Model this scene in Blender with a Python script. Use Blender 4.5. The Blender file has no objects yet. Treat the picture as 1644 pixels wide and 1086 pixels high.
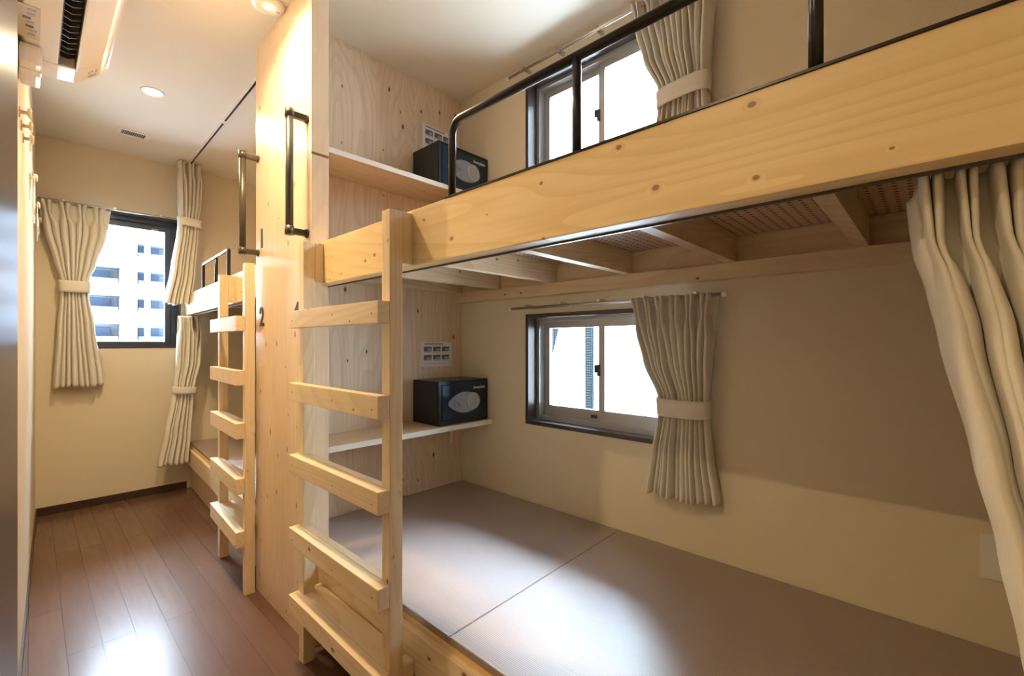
import bpy, bmesh, math, random
from mathutils import Vector, Matrix
random.seed(7)
PI = math.pi
col = bpy.context.scene.collection
scn = bpy.context.scene

# ------------------------------------------------------------------ materials
def newmat(name):
    m = bpy.data.materials.new(name); m.use_nodes = True
    nt = m.node_tree
    return m, nt, nt.nodes['Principled BSDF']

def plain(name, c, rough=.5, metal=0., spec=.5, coat=0.):
    m, nt, b = newmat(name)
    b.inputs['Base Color'].default_value = (*c, 1)
    b.inputs['Roughness'].default_value = rough
    b.inputs['Metallic'].default_value = metal
    b.inputs['Specular IOR Level'].default_value = spec
    b.inputs['Coat Weight'].default_value = coat
    n = nt.nodes.new('ShaderNodeTexNoise'); n.inputs['Scale'].default_value = 90
    tc = nt.nodes.new('ShaderNodeTexCoord'); nt.links.new(tc.outputs['Object'], n.inputs['Vector'])
    mr = nt.nodes.new('ShaderNodeMapRange')
    mr.inputs['To Min'].default_value = max(0, rough-.05); mr.inputs['To Max'].default_value = min(1, rough+.05)
    nt.links.new(n.outputs['Fac'], mr.inputs['Value']); nt.links.new(mr.outputs[0], b.inputs['Roughness'])
    return m

def mapping(nt, scale, rot=(0, 0, 0), loc=(0, 0, 0), src='Object'):
    tc = nt.nodes.new('ShaderNodeTexCoord'); mp = nt.nodes.new('ShaderNodeMapping')
    mp.inputs['Scale'].default_value = scale; mp.inputs['Rotation'].default_value = rot
    mp.inputs['Location'].default_value = loc
    nt.links.new(tc.outputs[src], mp.inputs['Vector'])
    return mp.outputs['Vector']

def mix(nt, fac, a, b):
    n = nt.nodes.new('ShaderNodeMix'); n.data_type = 'RGBA'
    L = nt.links
    if isinstance(fac, float): n.inputs[0].default_value = fac
    else: L.new(fac, n.inputs[0])
    for i, v in ((6, a), (7, b)):
        if isinstance(v, tuple): n.inputs[i].default_value = (*v, 1)
        else: L.new(v, n.inputs[i])
    return n.outputs[2]

def ramp(nt, src, p0, p1, c0=0., c1=1.):
    n = nt.nodes.new('ShaderNodeMapRange'); n.interpolation_type = 'SMOOTHSTEP'
    n.inputs['From Min'].default_value = p0; n.inputs['From Max'].default_value = p1
    n.inputs['To Min'].default_value = c0; n.inputs['To Max'].default_value = c1
    nt.links.new(src, n.inputs['Value']); return n.outputs[0]

def wood(name, axis, light, dark, grain=26., knot_scale=14., knot_r=.085, rough=.45, contrast=.45, kcol=(.16, .06, .02), seed=0., coat=0., stretch=.12, flat=None, keep=.5, elong=.62):
    m, nt, b = newmat(name)
    sc = [1., 1., 1.]; sc[axis] = stretch
    v = mapping(nt, tuple(sc), loc=(seed, seed*1.7, seed*.6))
    vk = mapping(nt, tuple(elong if i == axis else 1. for i in range(3)), loc=(seed*.31, seed*.77, seed*.19))
    vor = nt.nodes.new('ShaderNodeTexVoronoi'); vor.inputs['Scale'].default_value = knot_scale
    vor.inputs['Randomness'].default_value = 1.
    if flat is not None:
        s3 = nt.nodes.new('ShaderNodeSeparateXYZ'); nt.links.new(vk, s3.inputs[0]); c3 = nt.nodes.new('ShaderNodeCombineXYZ')
        for j, i_ in enumerate([i_ for i_ in range(3) if i_ != flat]): nt.links.new(s3.outputs[i_], c3.inputs[j])
        vk = c3.outputs[0]; vor.voronoi_dimensions = '2D'
    nt.links.new(vk, vor.inputs['Vector'])
    dist = vor.outputs['Distance']
    if flat is not None:      # knots drawn on one face: each cell keeps a knot or not, with its own size
        sc_ = nt.nodes.new('ShaderNodeSeparateColor'); nt.links.new(vor.outputs['Color'], sc_.inputs[0])
        kp = ramp(nt, sc_.outputs[0], 1-keep-.01, 1-keep+.01, .01, 1.)
        sz = ramp(nt, sc_.outputs[1], 0., 1., .45, 1.25)
        m1 = nt.nodes.new('ShaderNodeMath'); m1.operation = 'MULTIPLY'; nt.links.new(kp, m1.inputs[0]); nt.links.new(sz, m1.inputs[1])
        dv = nt.nodes.new('ShaderNodeMath'); dv.operation = 'DIVIDE'; nt.links.new(dist, dv.inputs[0]); nt.links.new(m1.outputs[0], dv.inputs[1])
        dist = dv.outputs[0]
    n1 = nt.nodes.new('ShaderNodeTexNoise'); n1.inputs['Scale'].default_value = 5; n1.inputs['Detail'].default_value = 1
    nt.links.new(v, n1.inputs['Vector'])
    # rings: a noise height field cut into bands, pushed aside near each knot
    halo = ramp(nt, dist, knot_r*.6, knot_r*2.2, .035, 0.)
    ad = nt.nodes.new('ShaderNodeMath'); ad.operation = 'ADD'
    nt.links.new(n1.outputs['Fac'], ad.inputs[0]); nt.links.new(halo, ad.inputs[1])
    mu = nt.nodes.new('ShaderNodeMath'); mu.operation = 'MULTIPLY'; mu.inputs[1].default_value = grain
    nt.links.new(ad.outputs[0], mu.inputs[0])
    fr = nt.nodes.new('ShaderNodeMath'); fr.operation = 'FRACT'; nt.links.new(mu.outputs[0], fr.inputs[0])
    line = ramp(nt, fr.outputs[0], .35, 1., 0., 1.)
    fine = nt.nodes.new('ShaderNodeTexNoise'); fine.inputs['Scale'].default_value = 60; fine.inputs['Detail'].default_value = 3
    nt.links.new(mapping(nt, tuple(.04 if i == axis else 1. for i in range(3))), fine.inputs['Vector'])
    big = nt.nodes.new('ShaderNodeTexNoise'); big.inputs['Scale'].default_value = 3
    nt.links.new(v, big.inputs['Vector'])
    f = nt.nodes.new('ShaderNodeMath'); f.operation = 'MULTIPLY'; f.inputs[1].default_value = contrast
    nt.links.new(line, f.inputs[0])
    c = mix(nt, f.outputs[0], light, dark)
    ff = ramp(nt, fine.outputs['Fac'], .4, .75, 0., .35)
    c = mix(nt, ff, c, dark)
    fb = ramp(nt, big.outputs['Fac'], .4, .7, 0., .3)
    c = mix(nt, fb, c, dark)
    kh = ramp(nt, dist, knot_r*.8, knot_r*1.6, .4, 0.)
    c = mix(nt, kh, c, dark)
    kf = ramp(nt, dist, knot_r*.55, knot_r*.85, .9, 0.)
    c = mix(nt, kf, c, kcol)
    nt.links.new(c, b.inputs['Base Color'])
    b.inputs['Roughness'].default_value = rough
    b.inputs['Coat Weight'].default_value = coat; b.inputs['Coat Roughness'].default_value = .25
    bp = nt.nodes.new('ShaderNodeBump'); bp.inputs['Strength'].default_value = .06; bp.inputs['Distance'].default_value = .002
    nt.links.new(fine.outputs['Fac'], bp.inputs['Height']); nt.links.new(bp.outputs[0], b.inputs['Normal'])
    return m

PL, PD = (.82, .655, .43), (.66, .46, .245)
PINE = [wood('pine_grain_x', 0, PL, PD, seed=1.3), wood('pine_grain_y', 1, PL, PD, seed=4.1, flat=0, keep=.5, knot_scale=12, knot_r=.085), wood('pine_grain_z', 2, PL, PD, seed=7.7)]
BEAM = wood('pine_beam', 1, (.82, .625, .35), (.66, .44, .19), grain=26, knot_scale=11., knot_r=.068, contrast=.45, seed=2.35, flat=0, keep=.8, elong=.75, kcol=(.27, .12, .04))
JO = wood('pine_joist', 0, (.78, .62, .42), (.58, .38, .2), seed=9.1, kcol=(.12, .05, .02), grain=34)
JOY = wood('pale_pine_batten', 1, (.78, .62, .42), (.60, .41, .23), seed=6.1, kcol=(.16, .07, .03), grain=14)
PLY = wood('plywood_face', 2, (.78, .61, .44), (.54, .36, .22), grain=24, knot_scale=10., knot_r=.066, contrast=.32, seed=3.3, flat=1, keep=.5, elong=.5, rough=.38, kcol=(.06, .02, .012), stretch=.16)
PLYG = wood('lacquered_plywood_face', 2, (.82, .63, .43), (.64, .42, .25), grain=18, knot_scale=10., knot_r=.068, contrast=.2, flat=0, keep=.6, elong=.5, seed=5.9, rough=.3, coat=.35, kcol=(.16, .05, .02))
SHELF = wood('shelf_board', 0, (.78, .58, .36), (.62, .40, .2), grain=30, knot_scale=3, knot_r=.01, seed=8, rough=.4)
SHELFW = plain('shelf_edge_banding', (.78, .72, .62), .4)

def wallmat(name, c, bump=.15, scale=260):
    m, nt, b = newmat(name)
    n = nt.nodes.new('ShaderNodeTexNoise'); n.inputs['Scale'].default_value = scale; n.inputs['Detail'].default_value = 3
    nt.links.new(mapping(nt, (1, 1, 1)), n.inputs['Vector'])
    c2 = tuple(x*.93 for x in c)
    nt.links.new(mix(nt, n.outputs['Fac'], c, c2), b.inputs['Base Color'])
    b.inputs['Roughness'].default_value = .8; b.inputs['Specular IOR Level'].default_value = .25
    bp = nt.nodes.new('ShaderNodeBump'); bp.inputs['Strength'].default_value = bump; bp.inputs['Distance'].default_value = .002
    nt.links.new(n.outputs['Fac'], bp.inputs['Height']); nt.links.new(bp.outputs[0], b.inputs['Normal'])
    return m
WALL = wallmat('cream_wallpaper', (.76, .655, .49))
CEIL = wallmat('ceiling_paper', (.78, .72, .61), .1)

def floormat():
    m, nt, b = newmat('dark_plank_floor')
    v = mapping(nt, (1, 1, 1), rot=(0, 0, PI/2), loc=(.0, .006, 0))
    br = nt.nodes.new('ShaderNodeTexBrick')
    br.inputs['Scale'].default_value = 1; br.inputs['Brick Width'].default_value = 1.1; br.inputs['Row Height'].default_value = .092
    br.inputs['Mortar Size'].default_value = .0012; br.inputs['Mortar Smooth'].default_value = .2
    br.offset = .37; br.offset_frequency = 3
    br.inputs['Color1'].default_value = (.145, .078, .050, 1); br.inputs['Color2'].default_value = (.125, .066, .042, 1)
    br.inputs['Mortar'].default_value = (.05, .025, .015, 1)
    nt.links.new(v, br.inputs['Vector'])
    n = nt.nodes.new('ShaderNodeTexNoise'); n.inputs['Scale'].default_value = 45; n.inputs['Detail'].default_value = 4
    nt.links.new(mapping(nt, (1, .07, 1)), n.inputs['Vector'])
    f = ramp(nt, n.outputs['Fac'], .35, .75, 0., .45)
    nt.links.new(mix(nt, f, br.outputs['Color'], (.105, .055, .034)), b.inputs['Base Color'])
    b.inputs['Roughness'].default_value = .24; b.inputs['Specular IOR Level'].default_value = .33
    bp = nt.nodes.new('ShaderNodeBump'); bp.inputs['Strength'].default_value = .5; bp.inputs['Distance'].default_value = .001; bp.invert = True
    nt.links.new(br.outputs['Fac'], bp.inputs['Height']); nt.links.new(bp.outputs[0], b.inputs['Normal'])
    return m
FLOOR = floormat()

def tatamimat():
    m, nt, b = newmat('ribbed_tatami_weave')
    w = nt.nodes.new('ShaderNodeTexWave'); w.wave_type = 'BANDS'; w.bands_direction = 'X'
    w.inputs['Scale'].default_value = 62; w.inputs['Distortion'].default_value = 0
    nt.links.new(mapping(nt, (1, 1, 1)), w.inputs['Vector'])
    n = nt.nodes.new('ShaderNodeTexNoise'); n.inputs['Scale'].default_value = 220; n.inputs['Detail'].default_value = 3
    nt.links.new(mapping(nt, (1, .3, 1)), n.inputs['Vector'])
    c = mix(nt, w.outputs['Fac'], (.31, .225, .185), (.41, .31, .265))
    c = mix(nt, ramp(nt, n.outputs['Fac'], .3, .7, 0., .3), c, (.34, .25, .20))
    nt.links.new(c, b.inputs['Base Color'])
    b.inputs['Roughness'].default_value = .5; b.inputs['Specular IOR Level'].default_value = 1.
    b.inputs['Coat Weight'].default_value = .8; b.inputs['Coat Roughness'].default_value = .42
    bp = nt.nodes.new('ShaderNodeBump'); bp.inputs['Strength'].default_value = .7; bp.inputs['Distance'].default_value = .001
    nt.links.new(w.outputs['Fac'], bp.inputs['Height']); nt.links.new(bp.outputs[0], b.inputs['Normal'])
    return m
TATAMI = tatamimat()

def pegmat():
    m, nt, b = newmat('perforated_board')
    tc = nt.nodes.new('ShaderNodeTexCoord')
    sep = nt.nodes.new('ShaderNodeSeparateXYZ'); nt.links.new(tc.outputs['Object'], sep.inputs[0])
    ds = []
    for ax in (0, 1):
        mu = nt.nodes.new('ShaderNodeMath'); mu.operation = 'MULTIPLY'; mu.inputs[1].default_value = 1/.025
        nt.links.new(sep.outputs[ax], mu.inputs[0])
        fr = nt.nodes.new('ShaderNodeMath'); fr.operation = 'FRACT'; nt.links.new(mu.outputs[0], fr.inputs[0])
        sb = nt.nodes.new('ShaderNodeMath'); sb.operation = 'SUBTRACT'; sb.inputs[1].default_value = .5; nt.links.new(fr.outputs[0], sb.inputs[0])
        pw = nt.nodes.new('ShaderNodeMath'); pw.operation = 'MULTIPLY'
        nt.links.new(sb.outputs[0], pw.inputs[0]); nt.links.new(sb.outputs[0], pw.inputs[1]); ds.append(pw.outputs[0])
    ad = nt.nodes.new('ShaderNodeMath'); ad.operation = 'ADD'
    nt.links.new(ds[0], ad.inputs[0]); nt.links.new(ds[1], ad.inputs[1])
    f = ramp(nt, ad.outputs[0], .03, .06, 1., 0.)
    nt.links.new(mix(nt, f, (.60, .42, .30), (.10, .04, .025)), b.inputs['Base Color'])
    b.inputs['Roughness'].default_value = .6
    return m
PEG = pegmat()

def fabricmat(name, c):
    m, nt, b = newmat(name)
    n = nt.nodes.new('ShaderNodeTexNoise'); n.inputs['Scale'].default_value = 500; n.inputs['Detail'].default_value = 2
    nt.links.new(mapping(nt, (1, 1, .3)), n.inputs['Vector'])
    nt.links.new(mix(nt, n.outputs['Fac'], c, tuple(x*.88 for x in c)), b.inputs['Base Color'])
    b.inputs['Roughness'].default_value = .75; b.inputs['Specular IOR Level'].default_value = .3
    b.inputs['Sheen Weight'].default_value = .2
    tr = nt.nodes.new('ShaderNodeBsdfTranslucent'); tr.inputs['Color'].default_value = (*c, 1)
    mx = nt.nodes.new('ShaderNodeMixShader'); mx.inputs[0].default_value = .05
    out = nt.nodes['Material Output']
    nt.links.new(b.outputs[0], mx.inputs[1]); nt.links.new(tr.outputs[0], mx.inputs[2]); nt.links.new(mx.outputs[0], out.inputs['Surface'])
    return m
FAB = fabricmat('cream_curtain_cloth', (.83, .785, .695))
BLACK = plain('black_painted_steel', (.02, .02, .022), .3, .3)
BRONZE = plain('dark_bronze_steel', (.075, .065, .048), .36, .35)
DARKW = plain('dark_window_casing', (.045, .035, .035), .3)
DARKB = plain('dark_brown_baseboard', (.05, .028, .018), .35)
ALU = plain('bronze_grey_aluminium', (.40, .39, .37), .35, .5)
DALU = plain('dark_grey_aluminium', (.06, .07, .085), .35, .5)
SILV = plain('silver_rail_steel', (.62, .62, .62), .25, .9)
WHITE = plain('white_plastic', (.82, .78, .72), .3)
WHITEM = plain('white_paper', (.80, .79, .80), .6)
SAFEM = plain('safe_black_steel', (.014, .017, .022), .34, .2)
SAFED = plain('safe_door_steel_blue_reflection', (.02, .035, .055), .24, .5)  # black steel with the front's blue reflection tinted into the base colour
CHROME = plain('satin_chrome', (.34, .37, .42), .3, .7)
INK = plain('black_ink', (.015, .015, .015), .5)
GREYINK = plain('grey_print', (.12, .12, .14), .6)
PALEINK = plain('pale_grey_print', (.42, .41, .42), .6)
DARKIN = plain('dark_interior', (.012, .01, .009), .5)
HOOKM = plain('cream_enamel', (.78, .68, .50), .3)
WIRE = plain('white_coated_wire', (.85, .85, .85), .3)
EDGE = plain('tatami_border_side', (.30, .21, .17), .6)
EDGEO = plain('orange_plywood_edge', (.70, .45, .2), .5)

def doormat():
    m, nt, b = newmat('glossy_brown_door_laminate')
    n = nt.nodes.new('ShaderNodeTexNoise'); n.inputs['Scale'].default_value = 40; n.inputs['Detail'].default_value = 3
    nt.links.new(mapping(nt, (1, 1, .03)), n.inputs['Vector'])
    nt.links.new(mix(nt, n.outputs['Fac'], (.085, .06, .045), (.05, .035, .026)), b.inputs['Base Color'])
    b.inputs['Roughness'].default_value = .3
    return m
DOOR = doormat()

def glassmat():
    m, nt, b = newmat('clear_window_glass')
    nt.nodes.remove(b)
    out = nt.nodes['Material Output']
    t = nt.nodes.new('ShaderNodeBsdfTransparent'); t.inputs['Color'].default_value = (.95, .98, .99, 1)
    g = nt.nodes.new('ShaderNodeBsdfGlossy'); g.inputs['Roughness'].default_value = .0
    fr = nt.nodes.new('ShaderNodeFresnel'); fr.inputs['IOR'].default_value = 1.35
    mx = nt.nodes.new('ShaderNodeMixShader')
    nt.links.new(fr.outputs[0], mx.inputs[0]); nt.links.new(t.outputs[0], mx.inputs[1]); nt.links.new(g.outputs[0], mx.inputs[2])
    nt.links.new(mx.outputs[0], out.inputs['Surface'])
    return m
GLASS = glassmat()

def emis(name, c, s):
    m, nt, b = newmat(name)
    b.inputs['Base Color'].default_value = (*c, 1)
    b.inputs['Emission Color'].default_value = (*c, 1); b.inputs['Emission Strength'].default_value = s
    return m
LENS = emis('lit_lamp_lens', (1, .86, .62), 60)
LENS2 = emis('small_lit_lamp', (1, .72, .3), 6)

# ------------------------------------------------------------------ mesh helpers
def B(bm, x0, x1, y0, y1, z0, z1, bev=0., mi=0):
    x0, x1 = min(x0, x1), max(x0, x1); y0, y1 = min(y0, y1), max(y0, y1); z0, z1 = min(z0, z1), max(z0, z1)
    vs = [bm.verts.new(p) for p in ((x0,y0,z0),(x1,y0,z0),(x1,y1,z0),(x0,y1,z0),(x0,y0,z1),(x1,y0,z1),(x1,y1,z1),(x0,y1,z1))]
    fs = [bm.faces.new([vs[i] for i in q]) for q in ((0,3,2,1),(4,5,6,7),(0,1,5,4),(1,2,6,5),(2,3,7,6),(3,0,4,7))]
    for f in fs: f.material_index = mi
    if bev:
        es = set(e for f in fs for e in f.edges)
        bmesh.ops.bevel(bm, geom=list(es), offset=bev, segments=2, profile=.7, affect='EDGES')
    return vs

def prism(bm, pts, axis, a, b):
    """extrude a closed 2D outline along axis (0,1,2) from a to b"""
    def mk(p, t):
        if axis == 0: return (t, p[0], p[1])
        if axis == 1: return (p[0], t, p[1])
        return (p[0], p[1], t)
    v0 = [bm.verts.new(mk(p, a)) for p in pts]; v1 = [bm.verts.new(mk(p, b)) for p in pts]
    n = len(pts)
    bm.faces.new(v0); bm.faces.new(list(reversed(v1)))
    for i in range(n): bm.faces.new((v0[i], v1[i], v1[(i+1) % n], v0[(i+1) % n]))

def tube(bm, pts, r, seg=10, cap=True):
    pts = [Vector(p) for p in pts]; rings = []
    prevn = None
    for i, p in enumerate(pts):
        if i == 0: t = (pts[1]-p)
        elif i == len(pts)-1: t = (p-pts[i-1])
        else: t = (pts[i+1]-pts[i-1])
        t.normalize()
        if prevn is None:
            n = t.orthogonal().normalized()
        else:
            n = (prevn - t*prevn.dot(t)).normalized()
        prevn = n; b = t.cross(n)
        rr = r[i] if isinstance(r, (list, tuple)) else r
        rings.append([bm.verts.new(p + (n*math.cos(2*PI*k/seg)+b*math.sin(2*PI*k/seg))*rr) for k in range(seg)])
    for a, c in zip(rings, rings[1:]):
        for k in range(seg):
            f = bm.faces.new((a[k], a[(k+1) % seg], c[(k+1) % seg], c[k])); f.smooth = True
    if cap:
        bm.faces.new(list(reversed(rings[0]))); bm.faces.new(rings[-1])

def cyl(bm, c, axis, r, h, seg=24):
    d = Vector((axis == 0, axis == 1, axis == 2))*h
    tube(bm, [Vector(c), Vector(c)+d], r, seg)

def arc(p0, corner, p1, r, n=6):
    """points rounding the corner of p0-corner-p1"""
    p0, c, p1 = Vector(p0), Vector(corner), Vector(p1)
    a = (p0-c).normalized(); b = (p1-c).normalized()
    s = c+a*r; e = c+b*r; o = c+a*r+b*r
    return [o + (s-o)*math.cos(t*PI/2/n) + (e-o)*math.sin(t*PI/2/n) for t in range(n+1)]

def obj(name, bm, mats, parent=None, smooth=False):
    me = bpy.data.meshes.new(name)
    bmesh.ops.recalc_face_normals(bm, faces=bm.faces)
    bm.to_mesh(me); bm.free()
    if not isinstance(mats, (list, tuple)): mats = [mats]
    for m in mats: me.materials.append(m)
    if smooth:
        for p in me.polygons: p.use_smooth = True
    o = bpy.data.objects.new(name, me); col.objects.link(o)
    if parent: o.parent = parent
    return o
def box(name, mats, parent, *a, bev=.0015):
    bm = bmesh.new(); B(bm, *a, bev=bev); return obj(name, bm, mats, parent)
def boxes(name, mats, parent, lst, bev=0.):
    bm = bmesh.new()
    for a in lst: B(bm, *a, bev=bev)
    return obj(name, bm, mats, parent)
def thing(name, label, cat, loc=(0, 0, 0), rz=0., group=None):
    o = bpy.data.objects.new(name, None); col.objects.link(o); o.empty_display_size = .05
    o.location = loc; o.rotation_euler = (0, 0, rz); o['label'] = label; o['category'] = cat
    if group: o['group'] = group
    return o
def tag(o, label, cat, group=None):
    o['label'] = label; o['category'] = cat
    if group: o['group'] = group
    return o
def struct(o): o['kind'] = 'structure'; return o
def smesh(name, mats, lst, label=None, cat=None):
    o = struct(boxes(name, mats, None, lst))
    if label: tag(o, label, cat)
    return o

# ------------------------------------------------------------------ room shell
H = 2.4; XR = 1.6; YF = 4.10; YN = -.42
def xl(y): return .02+(y-4.12)*.0234
smesh('floor', FLOOR, [(-1.7, 1.75, -.55, 4.3, -.1, 0)], 'dark brown glossy plank floor', 'floor')
smesh('ceiling', CEIL, [(-1.7, 1.75, -.55, 4.3, H, H+.1)], 'pale plain ceiling', 'ceiling')
# right (long) wall with the two side windows
WY0, WY1 = .56, 1.405; LZ0, LZ1 = .71, 1.225; UZ0, UZ1 = 1.80, 2.327; T = .14
smesh('wall_right', WALL, [(XR, XR+T, YN-.1, WY0, 0, H), (XR, XR+T, WY1, YF+.1, 0, H),
      (XR, XR+T, WY0, WY1, 0, LZ0), (XR, XR+T, WY0, WY1, LZ1, UZ0), (XR, XR+T, WY0, WY1, UZ1, H)], 'long cream papered wall beside the bunks', 'wall')
FX0, FX1, FZ0, FZ1 = .20, .765, 1.055, 2.0
smesh('wall_far', WALL, [(-.15, FX0, YF, YF+T, 0, H), (FX1, XR, YF, YF+T, 0, H), (FX0, FX1, YF, YF+T, 0, FZ0), (FX0, FX1, YF, YF+T, FZ1, H)],
      'cream end wall of the corridor', 'wall')
smesh('wall_near', WALL, [(-1.6, XR, YN-.1, YN, 0, H)], 'cream wall behind the viewer', 'wall')
bm = bmesh.new()
vs = B(bm, -.12, 0, 1.08, YF+.02, 0, H)
for v in bm.verts:
    v.co.x += xl(v.co.y)
tag(struct(obj('wall_left', bm, WALL)), 'narrow cream wall left of the corridor', 'wall')
smesh('wall_hall', WALL, [(-1.7, -1.6, YN, 1.7, 0, H), (-1.6, -.17, 1.6, 1.7, 0, H), (-.15, -.05, YN, -.32, 0, H), (-.15, -.05, -.32, 1.085, 2.05, H)], 'hallway wall beyond the doorway', 'wall')
smesh('baseboard_far', DARKB, [(.0, .80, YF-.009, YF, 0, .052)], 'dark brown baseboard of the end wall', 'baseboard')
bm = bmesh.new(); B(bm, 0, .006, 1.09, YF-.009, 0, .052)
for v in bm.verts: v.co.x += xl(v.co.y)
tag(struct(obj('baseboard_left', bm, DARKB)), 'dark baseboard along the left wall', 'baseboard')
# sliding door leaf standing half open beside the viewer
bm = bmesh.new()
pts = [(-.0155, 1.15), (-.035, .78), (-.066, .78), (-.0465, 1.15)]
prism(bm, pts, 2, .01, 2.04)
d1 = tag(struct(obj('door_1', bm, DOOR)), 'glossy dark brown door edge at the left of the picture', 'door')

# ------------------------------------------------------------------ side windows
def side_window(name, z0, z1, label):
    r = thing(name, label, 'window', (XR, (WY0+WY1)/2, z0)); r['kind'] = 'structure'
    ox, oy, oz = XR, (WY0+WY1)/2, z0
    def P(nm, m, lst, par=r, bev=0.):
        o = boxes(nm, m, par, [(a-ox, b-ox, c-oy, d-oy, e-oz, f-oz) for a, b, c, d, e, f in lst], bev); return o
    t = .018
    P('window_casing', DARKW, [(XR-.006, XR+.10, WY0, WY0+t, z0, z1), (XR-.006, XR+.10, WY1-t, WY1, z0, z1),
                               (XR-.006, XR+.10, WY0+t, WY1-t, z0, z0+t), (XR-.006, XR+.10, WY0+t, WY1-t, z1-t, z1)])
    a0, a1, b0, b1 = WY0+t, WY1-t, z0+t, z1-t
    g = .016
    P('outer_frame', ALU, [(XR+.055, XR+.135, a0, a0+g, b0, b1), (XR+.055, XR+.135, a1-g, a1, b0, b1),
                           (XR+.055, XR+.135, a0+g, a1-g, b0, b0+g), (XR+.055, XR+.135, a0+g, a1-g, b1-g, b1)])
    ym = 1.03
    def sash(ya, yb, x0, x1, lo, st1, st2):
        zb, zt = b0+g, b1-g
        s = P('sash', ALU, [(x0, x1, ya, ya+st1, zb, zt), (x0, x1, yb-st2, yb, zb, zt), (x0, x1, ya+st1, yb-st2, zb, zb+lo), (x0, x1, ya+st1, yb-st2, zt-.03, zt)])
        gl = P('glass_pane', GLASS, [((x0+x1)/2-.002, (x0+x1)/2+.002, ya+st1-.003, yb-st2+.003, zb+lo-.003, zt-.027)], s)
        return s
    s1 = sash(ym-.008, a1-g, XR+.095, XR+.115, .05, .03, .032)      # far sash (outer track)
    s2 = sash(a0+g, ym+.022, XR+.07, XR+.09, .055, .03, .03)     # near sash (inner track)
    P('latch', DARKW, [(XR+.062, XR+.072, ym+.014, ym+.026, (z0+z1)/2-.02, (z0+z1)/2+.03), (XR+.056, XR+.066, ym+.024, ym+.036, (z0+z1)/2-.005, (z0+z1)/2+.028)], s2)
    P('pull', DARKW, [(XR+.09, XR+.096, ym+.045, ym+.075, b0+g+.015, b0+g+.03)], s1)
    return r
side_window('window_1', LZ0, LZ1, 'sliding aluminium window over the lower bunk')
side_window('window_2', UZ0, UZ1, 'sliding aluminium window over the upper bunk')

# end window
w3 = thing('window_3', 'dark framed window in the end wall of the corridor', 'window', (0, 0, 0)); w3['kind'] = 'structure'
boxes('window_casing', DARKW, w3, [(FX0, FX0+.016, YF-.004, YF+.06, FZ0, FZ1), (FX1-.016, FX1, YF-.004, YF+.06, FZ0, FZ1),
      (FX0+.016, FX1-.016, YF-.004, YF+.06, FZ0, FZ0+.014), (FX0+.016, FX1-.016, YF-.004, YF+.06, FZ1-.016, FZ1)])
boxes('outer_frame', DALU, w3, [(FX0+.016, FX0+.04, YF+.06, YF+.13, FZ0, FZ1), (FX1-.05, FX1-.016, YF+.045, YF+.13, FZ0+.014, FZ1-.016),
      (FX0+.04, FX1-.05, YF+.05, YF+.13, FZ0+.014, FZ0+.028), (FX0+.04, FX1-.05, YF+.04, YF+.13, FZ1-.05, FZ1-.016)])
s3 = boxes('sash', DALU, w3, [(FX0+.04, FX0+.07, YF+.075, YF+.1, FZ0+.028, FZ1-.05), (FX1-.085, FX1-.05, YF+.065, YF+.1, FZ0+.028, FZ1-.05),
      (FX0+.07, FX1-.085, YF+.07, YF+.1, FZ0+.028, FZ0+.045), (FX0+.07, FX1-.085, YF+.06, YF+.1, FZ1-.09, FZ1-.05)])
boxes('glass_pane', GLASS, s3, [(FX0+.068, FX1-.083, YF+.084, YF+.088, FZ0+.043, FZ1-.088)])
box('latch', plain('brass_sticker', (.5, .4, .12), .4), s3, .60, .64, YF+.055, YF+.061, FZ1-.085, FZ1-.077, bev=0)

# ------------------------------------------------------------------ outside
WHITEWALL = wallmat('pale_render', (.80, .81, .84), .1, 8)
CONC = wallmat('pale_concrete_render', (.095, .105, .115), .1, 8)
BLUEGL = plain('blue_grey_glass', (.036, .05, .075), .5, spec=.1)
PINK = plain('pale_terracotta_tile', (.105, .08, .07), .7, spec=.1)
RAILM = plain('grey_balcony_mesh', (.045, .055, .07), .6, spec=.1)
ap = thing('apartment_building', 'pale apartment block with balconies seen through the end window', 'building', (6, 60, -8))
def bp(n, m, lst): return boxes(n, m, ap, [(a-6, b-6, c-60, d-60, e+8, f+8) for a, b, c, d, e, f in lst])
bp('wall', CONC, [(-4, 18, 62, 70, -8, 13.2)])
for i, z in enumerate((11.6, 8.75, 5.9, 2.95, 0.1)):
    bp('balcony', CONC, [(-4, 6.1, 60, 62, z-2.9, z-1.55), (7.5, 12.5, 60, 62, z-2.9, z-1.55), (7.5, 12.5, 60, 62, z-.25, z)])
    for x0, x1 in ((1., 2.6), (3.1, 5.6), (7.8, 9.6), (10.2, 12.2)):
        bp('window', BLUEGL, [(x0, x1, 61.8, 62, z-1.5, z-.25)])
    bp('railing', RAILM, [(2.8, 6.0, 59.9, 60, z-1.55, z-1.2), (7.6, 10.0, 59.9, 60, z-1.55, z-1.2)])
bp('column', PINK, [(6.15, 7.45, 59.6, 62, -8, 13.2)])
pp = bmesh.new(); cyl(pp, (0, 0, 0), 2, .17, 17.5, 10)
po = obj('utility_pole', pp, plain('pale_concrete', (.05, .06, .08), .8, spec=.1)); po.location = (5.55, 40, -6); tag(po, 'pale concrete utility pole in front of the apartment block', 'pole')
for i, (z, dz) in enumerate(((8.2, -.6), (7.4, -.4), (6.4, .1))):
    bm = bmesh.new(); tube(bm, [(-3+k*1.5, 38, z+dz*k/10-.25*math.sin(k/10*PI)) for k in range(11)], .018, 6)
    tag(obj('power_cable', bm, GREYINK), 'thin overhead cable crossing the view of the end window', 'cable', 'cables outside the end window')
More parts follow.
